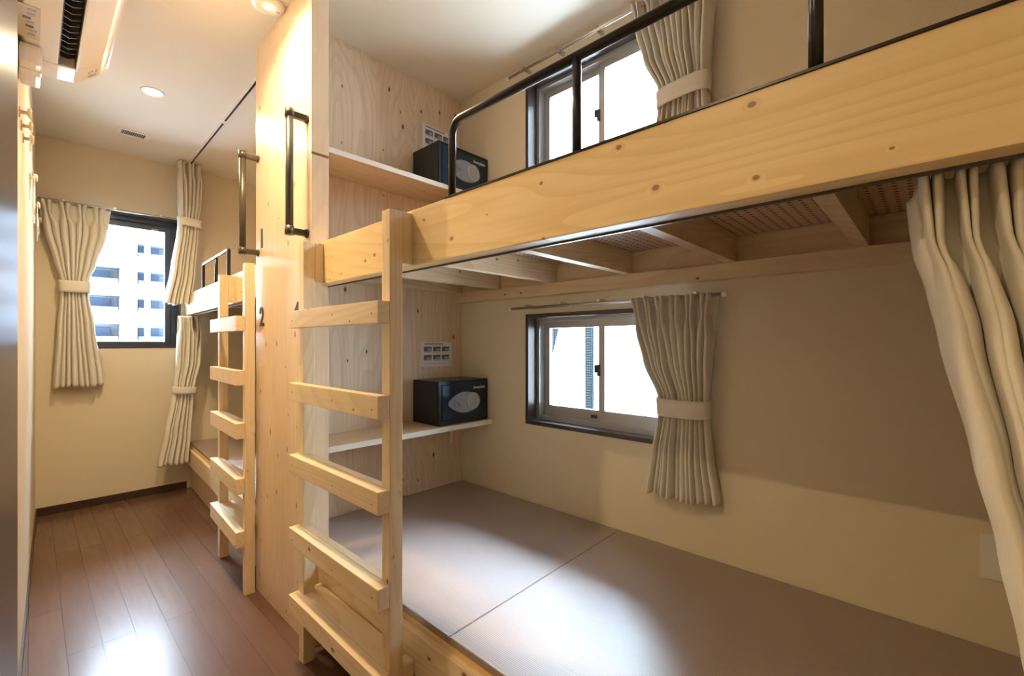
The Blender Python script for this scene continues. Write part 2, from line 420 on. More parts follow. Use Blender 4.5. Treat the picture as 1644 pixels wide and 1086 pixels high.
# street ground and neighbour wall
gd = bmesh.new(); B(gd, -40, 60, 6, 90, -8.1, -8.0); tag(struct(obj('ground', gd, plain('grey_asphalt', (.3, .3, .3), .9))), 'street ground outside', 'ground')
def netmat():
    m, nt, b = newmat('grey_scaffold_mesh')
    ck = nt.nodes.new('ShaderNodeTexChecker'); ck.inputs['Scale'].default_value = 90
    ck.inputs['Color1'].default_value = (.014, .018, .021, 1); ck.inputs['Color2'].default_value = (.003, .004, .005, 1)
    nt.links.new(mapping(nt, (1, 1, 1), rot=(.8, 0, 0)), ck.inputs['Vector']); nt.links.new(ck.outputs['Color'], b.inputs['Base Color'])
    b.inputs['Specular IOR Level'].default_value = 0.; b.inputs['Roughness'].default_value = .7
    return m
NET = netmat()
o = boxes('lattice_post', NET, None, [(-.012, .012, -.026, .026, 0, 9.6)]); o.location = (2.4, 1.58, -8); tag(o, 'grey lattice post seen through the lower bunk window', 'post')
bm = bmesh.new(); prism(bm, [(1.79, 1.30), (2.02, 1.30), (2.02, .55), (1.90, .92)], 0, 2.40, 2.405)
tag(obj('mesh_sheet', bm, NET), 'grey mesh sheet hanging outside the lower bunk window', 'mesh')

# ------------------------------------------------------------------ partition
pt = thing('plywood_partition', 'tall knotty plywood partition between the two bunk beds', 'partition', (.683, 1.617, 0))
def sh(lst, o): return [(a-o[0], b-o[0], c-o[1], d-o[1], e-o[2], f-o[2]) for a, b, c, d, e, f in lst]
PO = (.683, 1.617, 0)
PX, PX2, PY0, PY1, PYP = .683, .746, 1.617, 2.195, 1.872
side = boxes('side_panel', PLYG, pt, sh([(PX, PX2, PY0, PY1, 0, H)], PO), .001)
boxes('back_panel', PLY, pt, sh([(PX2, XR, PYP, PYP+.05, 0, H)], PO))
def digit(ch, y, z, h):
    cu = bpy.data.curves.new('digit', 'FONT'); cu.body = ch; cu.size = h/.70; cu.extrude = .0015; cu.offset = .002; cu.align_x = 'CENTER'
    tmp = bpy.data.objects.new('t', cu); col.objects.link(tmp)
    bpy.context.view_layer.update()
    me = bpy.data.meshes.new_from_object(tmp.evaluated_get(bpy.context.evaluated_depsgraph_get()))
    bpy.data.objects.remove(tmp); me.materials.clear(); me.materials.append(INK)
    o = bpy.data.objects.new('number', me); col.objects.link(o)
    me.transform(Matrix.Translation((PX-.0015-PO[0], y-PO[1], z)) @ Matrix(((0, 0, -1, 0), (-1, 0, 0, 0), (0, 1, 0, 0), (0, 0, 0, 1))))
    o.parent = side; o['label'] = 'black number %s' % ch
    return o
digit('1', 2.118, 1.503, .08); digit('2', 2.118, 1.164, .08); digit('4', 1.748, 1.163, .08)
def handle(y):
    bm = bmesh.new()
    tube(bm, [(-.062, y-PO[1], 1.478), (-.062, y-PO[1], 1.905)], .0132, 14)
    h = obj('grab_handle', bm, BRONZE, pt)
    for z in (1.485, 1.898):
        bm = bmesh.new()
        tube(bm, [(-.062, y-PO[1], z-.014), (-.062, y-PO[1], z+.016)], .016, 14)
        B(bm, -.062, -.004, y-PO[1]-.009, y-PO[1]+.009, z-.011, z+.011, .003)
        cyl(bm, (-.006, y-PO[1], z), 0, .016, .006, 16)
        obj('mount', bm, BRONZE, h)
handle(1.652); handle(2.165)

# shelves
def shelf(z, th, label, cleat):
    r = thing('wall_shelf', label, 'shelf', (PX2, 1.636, z))
    bm = bmesh.new(); B(bm, .001, XR-PX2-.001, .004, PYP-1.636, -th, 0)
    obj('board', bm, SHELF, r)
    box('front_edge', SHELFW, r, .001, XR-PX2-.001, 0, .004, -th, 0, bev=0)
    if cleat:
        box('cleat', SHELF, r, .001, .02, .03, PYP-1.638, -th-.028, -th)
    else:
        bm = bmesh.new(); x = 1.525-PX2; yb = PYP-1.636
        B(bm, x-.008, x+.008, yb-.004, yb, -th-.12, -th); B(bm, x-.008, x+.008, yb-.12, yb-.004, -th-.004, -th)
        obj('bracket', bm, WHITE, r)
    return r
shelf(1.819, .02, 'light wood shelf under the upper safe', True)
shelf(.703, .022, 'light wood shelf carrying the lower safe beside the lower window', False)

# ------------------------------------------------------------------ bunk beds
def text_mesh(ch, size, ext, m, name, parent, mat4):
    cu = bpy.data.curves.new('txt', 'FONT'); cu.body = ch; cu.size = size; cu.extrude = ext; cu.align_x = 'CENTER'
    tmp = bpy.data.objects.new('t', cu); col.objects.link(tmp); bpy.context.view_layer.update()
    me = bpy.data.meshes.new_from_object(tmp.evaluated_get(bpy.context.evaluated_depsgraph_get()))
    bpy.data.objects.remove(tmp); me.materials.clear(); me.materials.append(m); me.transform(mat4)
    o = bpy.data.objects.new(name, me); col.objects.link(o); o.parent = parent; return o

def bunk(origin, rz, L0, L1, joists, label, depth, notch, posts, railz, Lback, base_x, rail_y0, rail_corner):
    """local x from the beam front (0) to the wall, y along the bed"""
    r = thing('bunk_bed', label, 'bunk bed', (*origin, 0), rz)
    D = depth
    BT = 1.447
    bb = box('front_beam', BEAM, r, 0, .04, L0, L1, 1.297, BT, bev=.003)
    box('curtain_track', plain('dark_track_steel', (.09, .10, .11), .35, .6), r, .0405, .045, L0, L1, 1.2935, 1.2995, bev=0)
    box('ledger', JOY, r, D-.04, D, L0, Lback, 1.302, 1.355, bev=.002)
    box('rim_board', JOY, r, D-.022, D, L0, Lback, 1.356, 1.438, bev=.001)
    for y in joists:
        box('joist', JO, r, .042, D-.023, y, y+.034, 1.355, 1.438, bev=.001)
    bm = bmesh.new(); B(bm, .042, D, L0, Lback if not notch else L1, 1.439, 1.446)
    if notch: B(bm, notch, D, L1, Lback, 1.439, 1.446)
    obj('deck_panel', bm, PEG, r)
    box('lower_rail', PINE[1], r, .005, .023, L0, L1, .195, .312, bev=.002)
    bm = bmesh.new(); B(bm, .023, D, L0, L1, .295, .328, .0)
    if notch: B(bm, notch, D, L1, Lback, .295, .328)
    obj('base_board', bm, EDGEO, r)
    box('base_panel', PLY, r, base_x, base_x+.015, L0, L1, 0, .30, bev=0)
    # guard rail
    g = bmesh.new(); x = .012
    y1 = posts[0]; y0 = rail_y0
    R = .0095
    c = arc((x, y1, BT), (x, y1, railz), (x, y0, railz), rail_corner, 6)
    if y1 > y0:
        tube(g, [(x, y1, BT)]+c+[(x, y0, railz)], R, 12)
    gr = obj('guard_rail', g, BLACK, r)
    for y in posts[1:]:
        bm = bmesh.new(); tube(bm, [(x, y, BT), (x, y, railz)], R*.93, 12); obj('post', bm, BLACK, gr)
    box('flat_bar', BLACK, gr, x-.014, x+.014, y0, y1+.012, BT, BT+.004, bev=0)
    return r
O1 = (.70, 0)
bed1 = bunk(O1, 0, YN, 1.615, [1.835, 1.552, 1.207, .843, .47, .128, -.22],
     'large pine bunk bed in the foreground with black guard rail', .90, .048, [.869, .497, .114], 1.637, PYP-.001, .22, YN+.02, .035)
ang = -math.atan(.0474)
L2 = (YF-2.197)
# second bed: guard rail runs from 2.82 (near) to 3.48 (far); corner at the near end
O2 = (.70, 2.197)
def bed2():
    r = bunk(O2, ang, 0.002, L2-.004, [.02, .4, .8, 1.2, 1.6], 'far pine bunk bed beside the end window', .80, None, [L2, ], 1.6, L2-.004, .04, L2, .03)
    for o in list(r.children):
        if o.name.startswith('guard_rail'):
            for c in list(o.children): bpy.data.objects.remove(c)
            bpy.data.objects.remove(o)
    g = bmesh.new(); x = .012; ya, yb, BT, Z = .625, 1.30, 1.447, 1.605
    tube(g, [(x, ya, BT)]+arc((x, ya, BT), (x, ya, Z), (x, yb, Z), .012, 4)+arc((x, ya, Z), (x, yb, Z), (x, yb, BT), .012, 4)+[(x, yb, BT)], .009, 12)
    gr = obj('guard_rail', g, BLACK, r)
    bm = bmesh.new(); y = .93; tube(bm, [(x, y, BT), (x, y, Z)], .009, 12); obj('post', bm, BLACK, gr)
    return r
b2 = bed2()

# ------------------------------------------------------------------ ladders
def ladder(name, label, yn, yf, rungs, inner, top, xoff=0., rz=0., spx=.03, spz=.237, skip=False):
    r = thing(name, label, 'ladder', (.63+xoff, yn, 0), rz)
    W = yf-yn
    for y in (0, W-.038):
        box('upright', PINE[2], r, 0, .039, y, y+.038, 0, top, bev=.003)
        if skip and y == 0: continue
        box('spacer_block', PINE[2], r, .0395, .0695, y+.001, y+.037, 1.30, 1.437, bev=.002)
        box('spacer_block', PINE[1], r, .0395, .074, y+.001, y+.037, spz-.05, spz, bev=.002)
    for i, (z0, z1) in enumerate(rungs):
        bm = bmesh.new(); B(bm, -.034, -.0005, 0, W, z0, z1, .0025)
        if inner[i]: B(bm, .0005, inner[i], .039, W-.039, z0, z1, .002)
        g = obj('rung', bm, PINE[1], r)
        for y in (.03, W-.03, W*.44):
            bm = bmesh.new(); cyl(bm, (-.0348, y, (z0+z1)/2+random.uniform(-.008, .008)), 0, .0022, .003, 8); obj('screw', bm, BRONZE, g)
    return r
ladder('bunk_ladder', 'pine ladder standing in front of the foreground bunk bed', 1.02, 1.593,
       [(1.140, 1.198), (.896, .956), (.654, .713), (.409, .467), (.182, .240)], [0, 0, .022, .024, .072], 1.437)
ladder('bunk_ladder', 'pine ladder leaning on the far bunk bed near the end window', 2.164, 2.674,
       [(1.142, 1.207), (.907, .972), (.678, .745), (.441, .508), (.212, .280)], [0, 0, .022, .022, .06], 1.437, 0, ang, skip=True)

# ------------------------------------------------------------------ tatami mats
Z0, Z1 = .3285, .347
def tatami(label, pts):
    bm = bmesh.new(); prism(bm, pts, 2, Z0, Z1)
    bmesh.ops.recalc_face_normals(bm, faces=bm.faces)
    for f in bm.faces: f.material_index = 0 if abs(f.normal.z) > .5 else 1
    es = [e for e in bm.edges if all(v.co.z > Z1-.001 for v in e.verts)]
    bmesh.ops.bevel(bm, geom=es, offset=.0015, segments=2, affect='EDGES')
    o = obj('tatami_mat', bm, [TATAMI, EDGE]); tag(o, label, 'tatami mat'); return o
tatami('greyish tatami mat at the far half of the near lower bunk, below the lower safe', [(.722, .894), (1.598, .912), (1.598, 1.870), (.748, 1.870), (.748, 1.612), (.722, 1.612)])
tatami('greyish tatami mat at the near half of the near lower bunk', [(.722, YN+.01), (1.598, YN+.01), (1.598, .9105), (.722, .8925)])
def rot2(x, y):
    c, s = math.cos(ang), math.sin(ang); return (.70+x*c-y*s, 2.197+x*s+y*c)
tatami('tatami mat on the far lower bunk behind the far ladder', [rot2(.022, .06), (1.598, 2.2), (1.598, YF-.003), rot2(.03, L2-.006)])

# ------------------------------------------------------------------ safes and notices
def safe(z, label):
    x0, x1, y0, y1, h = 1.283, 1.594, 1.662, 1.866, .207
    r = thing('security_safe', label, 'safe', (x0, y0, z))
    w, d = x1-x0, y1-y0
    box('body', SAFEM, r, 0, w, .012, d, 0.001, h, bev=.003)
    bm = bmesh.new()
    B(bm, 0, w, 0, .012, .001, h, .003)
    f = obj('front_frame', bm, SAFED, r)
    boxes('door_gap', DARKIN, f, [(.013, .017, -.001, .001, .016, h-.014), (w-.014, w-.010, -.001, .001, .016, h-.014), (.013, w-.010, -.001, .001, .016, .020), (.013, w-.010, -.001, .001, h-.018, h-.014)])
    bm = bmesh.new(); B(bm, .017, w-.014, -.005, .001, .02, h-.018, .003)
    dr = obj('door', bm, SAFED, r)
    # leaf shaped control plate: pointed at left, round at right
    cx, cz = w*.475, h*.49
    pts = []
    for k in range(40):
        a = 2*PI*k/40
        px, pz = math.cos(a), math.sin(a)
        if px < 0: pz *= (1-(-px)**1.6*.35)
        pts.append((cx+px*.099, cz+pz*.050))
    bm = bmesh.new(); prism(bm, pts, 1, -.012, -.005); obj('control_plate', bm, CHROME, dr)
    bm = bmesh.new(); cyl(bm, (cx+.052, -.016, cz+.002), 1, .041, .005, 32); kp = obj('keypad', bm, plain('keypad_grey', (.45, .47, .5), .4, .3), dr)
    for i in range(3):
        for j in range(4):
            bm = bmesh.new(); B(bm, cx+.052-.020+i*.015, cx+.052-.010+i*.015, -.018, -.0155, cz-.024+j*.013, cz-.016+j*.013); obj('key', bm, PALEINK, kp)
    bm = bmesh.new(); cyl(bm, (cx-.048, -.02, cz), 1, .020, .008, 24); kn = obj('knob', bm, CHROME, dr)
    bm = bmesh.new(); B(bm, cx-.064, cx-.032, -.03, -.02, cz-.005, cz+.005, .002)
    bmesh.ops.rotate(bm, verts=bm.verts, cent=(cx-.048, -.025, cz), matrix=Matrix.Rotation(.7, 3, 'Y')); obj('knob_grip', bm, CHROME, kn)
    text_mesh('SentrySafe', .0185, .0006, WHITEM, 'lettering', dr, Matrix.Translation((w-.064, -.0056, h-.045)) @ Matrix.Rotation(PI/2, 4, 'X'))
    return r
safe(.703, 'black security safe on the lower shelf beside the lower window')
safe(1.819, 'black security safe on the upper shelf behind the guard rail')

def notice(x0, x1, z0, z1, label):
    r = thing('instruction_sheet', label, 'notice', (x0, PYP-.001, z0))
    w, h = x1-x0, z1-z0
    box('paper', WHITEM, r, 0, w, -.0015, 0, 0, h, bev=0)
    for j in range(2):
        for i in range(3):
            a = w*(.09+.29*i); b = a+w*.24; c = h*(.63-.33*j); d = c+h*.19
            bm = bmesh.new(); B(bm, a, b, -.0022, -.0014, c, d); ph = obj('printed_picture', bm, GREYINK, r)
            q = random.random()
            bm = bmesh.new(); B(bm, a+(b-a)*(.3+.3*q), b-(b-a)*.08, -.0026, -.0021, c+(d-c)*.15, c+(d-c)*(.45+.3*q)); obj('light_patch', bm, PALEINK, ph)
            bm = bmesh.new(); B(bm, a, b, -.0022, -.0014, c-h*.05, c-h*.03); obj('caption_line', bm, PALEINK, r)
    box('heading_line', GREYINK, r, w*.1, w*.72, -.0022, -.0014, h*.91, h*.945, bev=0)
    box('caption_line', PALEINK, r, w*.1, w*.8, -.0022, -.0014, h*.13, h*.15, bev=0)
    return r
notice(1.332, 1.528, .967, 1.094, 'white printed sheet with six pictures above the lower safe')
notice(1.341, 1.537, 2.062, 2.195, 'white printed sheet with six pictures partly hidden by the upper safe')

# ------------------------------------------------------------------ curtains
def lerp_rows(rows, z):
    """rows sorted from top down: (z, s0, s1, amp, n_offset)"""
    if z >= rows[0][0]: return rows[0][1:]
    for a, b in zip(rows, rows[1:]):
        if a[0] >= z >= b[0]:
            t = (a[0]-z)/(a[0]-b[0]); t = t*t*(3-2*t)*.5+t*.5
            return tuple(p+(q-p)*t for p, q in zip(a[1:], b[1:]))
    return rows[-1][1:]
def curtain(label, base, ang_d, rows, nf, head=.075, seed=1, tie=None, group=None, hem=0., flap=False, single=False):
    """base: world xy origin; ang_d: direction of the curtain's width; rows in world z"""
    rnd = random.Random(seed)
    d = Vector((math.cos(ang_d), math.sin(ang_d), 0)); n = Vector((-d.y, d.x, 0))
    zt, zb = rows[0][0], rows[-1][0]
    r = thing('curtain', label, 'curtain', (base[0], base[1], zb), 0, group)
    org = Vector((base[0], base[1], zb))
    NU = nf*28; NV = 64
    wob = [rnd.uniform(.65, 1.25) for _ in range(nf*2+2)]
    # uneven fold spacing
    cuts = [0]
    for i in range(nf): cuts.append(cuts[-1]+rnd.uniform(.75, 1.25))
    tot = cuts[-1]; cuts = [c/tot for c in cuts]
    def uneven(u):
        k = min(nf-1, int(u*nf)); f = u*nf-k
        return cuts[k]+(cuts[k+1]-cuts[k])*f
    bm = bmesh.new(); grid = []
    for j in range(NV+1):
        tt = j/NV; z = zt+(zb-zt)*tt
        s0, s1, amp, no = lerp_rows(rows, z)
        row = []
        for i in range(NU+1):
            u = i/NU; k = min(nf-1, int(u*nf)); ph = 2*PI*u*nf
            w = wob[k]*(1-(u*nf-k))+wob[k+1]*(u*nf-k)
            su = uneven(u)
            hd = max(0., 1-(zt-z)/head)          # 1 at the very top, 0 under the heading tape
            x = u*nf-k
            if k == nf and x <= 0: k, x = nf-1, 1.
            if zt-z < head:                       # pinch pleat: two proud fingers per pleat, closing toward the stitch
                e = (zt-z)/head
                c0, c1, wd, am = .20+.11*e, .58-.07*e, .155-.055*e, 1.05-.2*e
            else:                                 # below the stitch the fingers open into full round folds
                g = min(1, (zt-z-head)/.085); g = math.sin(g*PI/2)
                c0, c1, wd, am = .31-.06*g, .51+.24*g, .10+.15*g, .85+.15*g
            if single and zt-z >= head: c0, c1, wd = .31+.08*g, .51+.10*g, .10+.29*g
            v0 = max(0., 1-((x-c0)/wd)**2)**.5; v1 = max(0., 1-((x-c1)/wd)**2)**.5
            wv = 0. if zt-z < head else min(1, (zt-z-head)/.25)
            v1 *= 1-wv*.45*(.5+.5*math.sin(k*2.3+seed)); v0 *= 1-wv*.3*(.5+.5*math.sin(k*3.1+1+seed))
            nn = -1.3*amp*am*(2*max(v0, v1)-1)*(1 if zt-z < head else w**.5)
            dd = (s1-s0)/nf*.10*math.sin(3*tt+k*1.9)*wv*math.sin(PI*x)
            s = s0+(s1-s0)*su+dd
            zz = z-(hem*(.5+.5*math.sin(u*9+seed)))*(tt**3)
            p = org*0+Vector((base[0], base[1], 0))+d*s+n*(no+nn)+Vector((0, 0, zz))
            if flap and i == 0:
                fl = max(0., 1-tt*2.6)
                for q in (3, 2, 1): row.append(bm.verts.new(p-org-d*.011*q/3*fl+n*(.016*q*(.3+.7*fl))-Vector((0, 0, .012*fl))))
            row.append(bm.verts.new(p-org))
        grid.append(row)
    for a, b in zip(grid, grid[1:]):
        for i in range(len(a)-1):
            f = bm.faces.new((a[i], a[i+1], b[i+1], b[i])); f.smooth = True
    c = obj('cloth', bm, FAB, r, True)
    so = c.modifiers.new('thick', 'SOLIDIFY'); so.thickness = .0014
    if tie:
        zc, hh, tilt, extra = tie
        s0, s1, amp, no = lerp_rows(rows, zc)
        a = (s1-s0)/2+.008; b = amp*1.5+.008+extra; cx = (s0+s1)/2
        bm = bmesh.new(); N = 48; rings = []
        for k in range(N):
            th = 2*PI*k/N
            ex = abs(math.cos(th))**.7*(1 if math.cos(th) > 0 else -1); ey = abs(math.sin(th))**.7*(1 if math.sin(th) > 0 else -1)
            s = cx+a*ex; m = no+b*ey
            z = zc+tilt*ex-.004*abs(ey)
            col_ = []
            for q in range(5):
                qq = q/4-.5
                p = Vector((base[0], base[1], 0))+d*(s+a*.04*qq*ex)+n*m+Vector((0, 0, z+hh*qq))
                col_.append(bm.verts.new(p-org))
            rings.append(col_)
        for k in range(N):
            A, Bq = rings[k], rings[(k+1) % N]
            for q in range(4):
                f = bm.faces.new((A[q], Bq[q], Bq[q+1], A[q+1])); f.smooth = True
        t = obj('tieback', bm, FAB, r, True)
        so = t.modifiers.new('thick', 'SOLIDIFY'); so.thickness = .003; so.offset = 1
    return r
# direction -Y: s measured from Y base toward the viewer's right
dY = -PI/2
def wcurt(zt, label, seed, tilt=0.):
    dz = zt-1.258
    return curtain(label, (1.548, 0), dY, [(zt, -.832, -.522, .018, 0), (zt-.06, -.82, -.527, .022, 0), (1.15+dz, -.81, -.535, .028, 0), (1.02+dz, -.775, -.545, .03, 0), (.90+dz, -.722, -.552, .024, 0),
            (.868+dz, -.716, -.553, .019, 0), (.82+dz, -.724, -.55, .022, 0), (.70+dz, -.745, -.54, .028, 0), (.553+dz, -.765, -.518, .032, 0)], 6, seed=seed, tie=(.868+dz, .062, tilt, .004), hem=.012)
wcurt(1.258, 'cream tied curtain at the window of the near lower bunk', 3)
wcurt(2.352, 'cream tied curtain at the window of the near upper bunk', 5, .006)
# end window left curtain
curtain('cream tied curtain left of the end window', (0, 4.045), 0., [(1.985, .030, .372, .016, 0), (1.93, .038, .365, .018, 0), (1.8, .055, .35, .022, 0), (1.62, .098, .30, .024, 0), (1.50, .128, .262, .022, 0),
        (1.455, .132, .258, .018, 0), (1.40, .128, .262, .022, 0), (1.2, .115, .29, .026, 0), (.81, .096, .335, .028, 0)], 4, seed=8, tie=(1.455, .075, 0., .004), hem=.01)
# far bunk, upper and lower curtains
curtain('long cream curtain tied beside the far upper bunk, hanging from the ceiling', (.78, 3.93), .12, [(2.39, -.062, .085, .020, 0), (2.3, -.062, .085, .024, 0), (2.1, -.06, .08, .026, 0), (1.97, -.055, .065, .02, 0), (1.9, -.062, .064, .024, 0), (1.6, -.10, .04, .03, 0), (1.37, -.142, .012, .032, 0)],
        3, seed=11, tie=(1.96, .06, -.004, .008), hem=.014)
curtain('cream curtain tied beside the far lower bunk, under its beam', (.78, 3.93), .12, [(1.285, -.06, .085, .018, 0), (1.2, -.062, .085, .024, 0), (.95, -.07, .078, .026, 0), (.80, -.086, .045, .022, 0), (.755, -.086, .034, .018, 0), (.68, -.10, .03, .022, 0), (.45, -.14, .015, .028, 0), (.235, -.178, -.004, .03, 0)],
        3, seed=14, tie=(.755, .05, -.006, .008), hem=.01)
# near curtain at the right edge
curtain('large cream curtain gathered at the right end of the near lower bunk', (.777, 0), dY, [(1.300, -.016, .36, .018, 0), (1.22, -.012, .36, .020, 0), (1.17, .0, .36, .022, 0), (1.10, .010, .38, .024, 0), (.95, .036, .39, .024, 0), (.84, .058, .39, .024, 0), (.715, .078, .38, .022, 0), (.64, .092, .36, .018, 0), (.5, .08, .38, .022, 0), (.38, .06, .39, .024, 0)], 11, head=.10, seed=21, tie=(.64, .07, 0., .004), hem=.01, flap=True, single=True)

# curtain rods
def rod(label, a, b, n=3, drop=.0, wall=None):
    r = thing('curtain_rod', label, 'curtain rod', a)
    a, b = Vector(a), Vector(b); v = b-a
    bm = bmesh.new(); tube(bm, [(0, 0, 0), v], .0065, 10); obj('rail', bm, SILV, r)
    for p in (Vector((0, 0, 0)), v):
        bm = bmesh.new(); e = v.normalized()*.006; tube(bm, [p-e, p+e], .0085, 10); obj('end_cap', bm, WHITE, r)
    for k in range(n):
        p = v*((k+.5)/n) if n > 2 else v*(.12+.4*k)
        q = Vector((wall[0]*.0, 0, 0)) if wall is None else Vector(wall)
        bm = bmesh.new(); s = .007
        lo = Vector((min(p.x, p.x+q.x)-s*(q.x == 0), min(p.y, p.y+q.y)-s*(q.y == 0), p.z+.004))
        hi = Vector((max(p.x, p.x+q.x)+s*(q.x == 0), max(p.y, p.y+q.y)+s*(q.y == 0), p.z+.016))
        B(bm, lo.x, hi.x, lo.y, hi.y, lo.z, hi.z, .001); obj('bracket', bm, SILV, r)
    return r
rod('silver curtain rod above the lower bunk window', (1.548, 1.459, 1.250), (1.548, .50, 1.250), 5, wall=(.05, 0, 0))
rod('silver curtain rod above the upper bunk window', (1.548, 1.475, 2.345), (1.548, .50, 2.345), 5, wall=(.05, 0, 0))
rod('thin silver curtain rod above the end window', (.02, 4.045, 1.99), (.76, 4.045, 1.995), 3, wall=(0, .053, 0))
# ceiling track of the far bunk
r = thing('ceiling_curtain_track', 'dark and white curtain track on the ceiling above the far bunk', 'curtain track', (.762, 2.2, H))
bm = bmesh.new()
B(bm, -.010, .010, 0, 1.86, -.012, 0); obj('rail', bm, WHITE, r)
bm = bmesh.new(); B(bm, -.005, .005, 0.01, .82, -.014, -.0115); B(bm, -.005, .005, .87, 1.85, -.014, -.0115); obj('slot', bm, BLACK, r)
r.rotation_euler = (0, 0, -.017)

# ------------------------------------------------------------------ ceiling fittings
def downlight(x, y, label, on=True):
    r = thing('downlight', label, 'ceiling light', (x, y, H))
    bm = bmesh.new()
    N = 32
    prof = [(.050, 0), (.050, -.003), (.041, -.004), (.039, -.001)]
    rings = [[bm.verts.new((rr*math.cos(2*PI*k/N), rr*math.sin(2*PI*k/N), zz)) for k in range(N)] for rr, zz in prof]
    for a, b in zip(rings, rings[1:]):
        for k in range(N):
            f = bm.faces.new((a[k], a[(k+1) % N], b[(k+1) % N], b[k])); f.smooth = True
    obj('trim_ring', bm, WHITE, r)
    bm = bmesh.new(); cyl(bm, (0, 0, -.0018), 2, .039, .001, 32); obj('lens', bm, LENS, r)
    return r
downlight(.433, 2.97, 'lit round downlight in the corridor ceiling')
def lamp(x, y, z, p, size=.08, colr=(1, .765, .43), spot=None):
    ld = bpy.data.lights.new('lamp_light', 'SPOT' if spot else 'AREA'); ld.energy = p; ld.color = colr
    if spot: ld.spot_size = spot; ld.spot_blend = .6; ld.shadow_soft_size = size/2
    else: ld.shape = 'DISK'; ld.size = size; ld.spread = 2.55
    o = bpy.data.objects.new('lamp_light', ld); col.objects.link(o); o.location = (x, y, z)
    return o
lamp(.433, 2.97, H-.012, 10)
downlight(.43, 1.68, 'lit round downlight in the ceiling just above the picture')
lamp(.43, 1.68, H-.012, 13)
downlight(-.82, .68, 'lit round downlight in the hallway ceiling')
lamp(-.82, .68, H-.012, 13, .03)
# round fitting at the top edge
r = thing('smoke_detector', 'round cream ceiling fitting with a small lit lens beside the partition', 'ceiling fitting', (.625, 1.875, H))
bm = bmesh.new(); N = 36
prof = [(.060, 0), (.060, -.006), (.054, -.012), (.030, -.016), (.026, -.013), (0.001, -.013)]
rings = [[bm.verts.new((rr*math.cos(2*PI*k/N), rr*math.sin(2*PI*k/N), zz)) for k in range(N)] for rr, zz in prof]
for a, b in zip(rings, rings[1:]):
    for k in range(N):
        f = bm.faces.new((a[k], a[(k+1) % N], b[(k+1) % N], b[k])); f.smooth = True
obj('housing', bm, WHITE, r)
bm = bmesh.new(); cyl(bm, (-.0, .0, -.0165), 2, .013, .004, 20); obj('lens', bm, LENS2, r)
bm = bmesh.new(); B(bm, .03, .042, -.002, .002, -.0165, -.0145); obj('marking', bm, PALEINK, r)
# vent
r = thing('ceiling_vent', 'white rectangular slatted vent in the corridor ceiling', 'vent', (.438, 3.655, H), .05)
bm = bmesh.new(); W, D = .080, .056
for a in ((-W, W, -D, -D+.022), (-W, W, D-.022, D), (-W, -W+.022, -D+.022, D-.022), (W-.022, W, -D+.022, D-.022)):
    B(bm, a[0], a[1], a[2], a[3], -.004, 0)
obj('frame', bm, WHITE, r)
box('backing', DARKIN, r, -W+.022, W-.022, -D+.022, D-.022, -.0015, 0, bev=0)
bm = bmesh.new()
for k in range(11): B(bm, -W+.026+k*.0098, -W+.029+k*.0098, -D+.022, D-.022, -.0035, -.0015)
obj('grille', bm, PALEINK, r)

# ------------------------------------------------------------------ air conditioner
AY0, AY1 = 1.40, 2.17
r = thing('air_conditioner', 'white wall mounted air conditioner at the top of the left wall', 'air conditioner', (xl(2.17), AY0, 1.98))
ax = xl(2.17)
prof = [(0, 2.0), (.012, 1.984), (.06-ax, 1.984), (.10-ax, 1.988), (.12-ax, 2.0), (.165-ax, 2.040), (.184-ax, 2.075), (.196-ax, 2.15), (.20-ax, 2.25), (.19-ax, 2.27), (0, 2.27)]
notch = [(0, 2.0), (.012, 1.984), (.06-ax, 1.984), (.055-ax, 2.05), (.10-ax, 2.06), (.10-ax, 1.988), (.12-ax, 2.0), (.165-ax, 2.040), (.184-ax, 2.075), (.196-ax, 2.15), (.20-ax, 2.25), (.19-ax, 2.27), (0, 2.27)]
def lp(p): return [(x, z-1.98) for x, z in p]
bm = bmesh.new()
prism(bm, lp(prof), 1, 0, .06); prism(bm, lp(notch), 1, .06, 2.055-AY0); prism(bm, lp(prof), 1, 2.055-AY0, AY1-AY0)
ac = obj('casing', bm, WHITE, r)
bv = ac.modifiers.new('b', 'BEVEL'); bv.width = .004; bv.segments = 2; bv.limit_method = 'ANGLE'; bv.angle_limit = .6
bm = bmesh.new(); B(bm, .0585-ax, .0995-ax, .061, 2.054-AY0, .05, .068); B(bm, .0603-ax, .0615-ax, .061, 2.054-AY0, .006, .05); B(bm, .0985-ax, .0997-ax, .061, 2.054-AY0, .006, .05)
obj('outlet', bm, DARKIN, r)
for k in range(16):
    y = .09+k*.036
    bm = bmesh.new(); prism(bm, [(.062-ax, y), (.079-ax, y+.012), (.0975-ax, y-.004), (.0975-ax, y-.001), (.079-ax, y+.0155), (.062-ax, y+.003)], 2, .028, .045)
    obj('louvre', bm, plain('vane_grey', (.10, .085, .07), .35) if k == 0 else bpy.data.materials['vane_grey'], r)
box('flap', plain('flap_white', (.85, .85, .85), .2), r, .1-ax, .105-ax, .05, 2.05-AY0, -.001, .009, bev=.001)
bm = bmesh.new(); prism(bm, [(a-ax, b) for a, b in ((.1842, .0955), (.1965, .17), (.2005, .27), (.2045, .272), (.2005, .168), (.189, .0955))], 1, .002, AY1-AY0-.002); obj('front_panel', bm, plain('ac_front_gloss', (.86, .82, .76), .15), r)
st = box('warning_sticker', plain('sticker_paper', (.62, .57, .50), .5), r, -.028-ax, .018-ax, 1.745-AY0, 1.93-AY0, .0026, .0038, bev=0)
st.location.z = 0
for k in range(7):
    x = -.02+random.uniform(0, .018); y = 1.76+k*.023
    bm = bmesh.new(); B(bm, x-ax, x+.016-ax, y-AY0, y+.012-AY0, .0018, .0027); obj('print_block', bm, GREYINK if k in (2, 4) else PALEINK, st)
bm = bmesh.new()
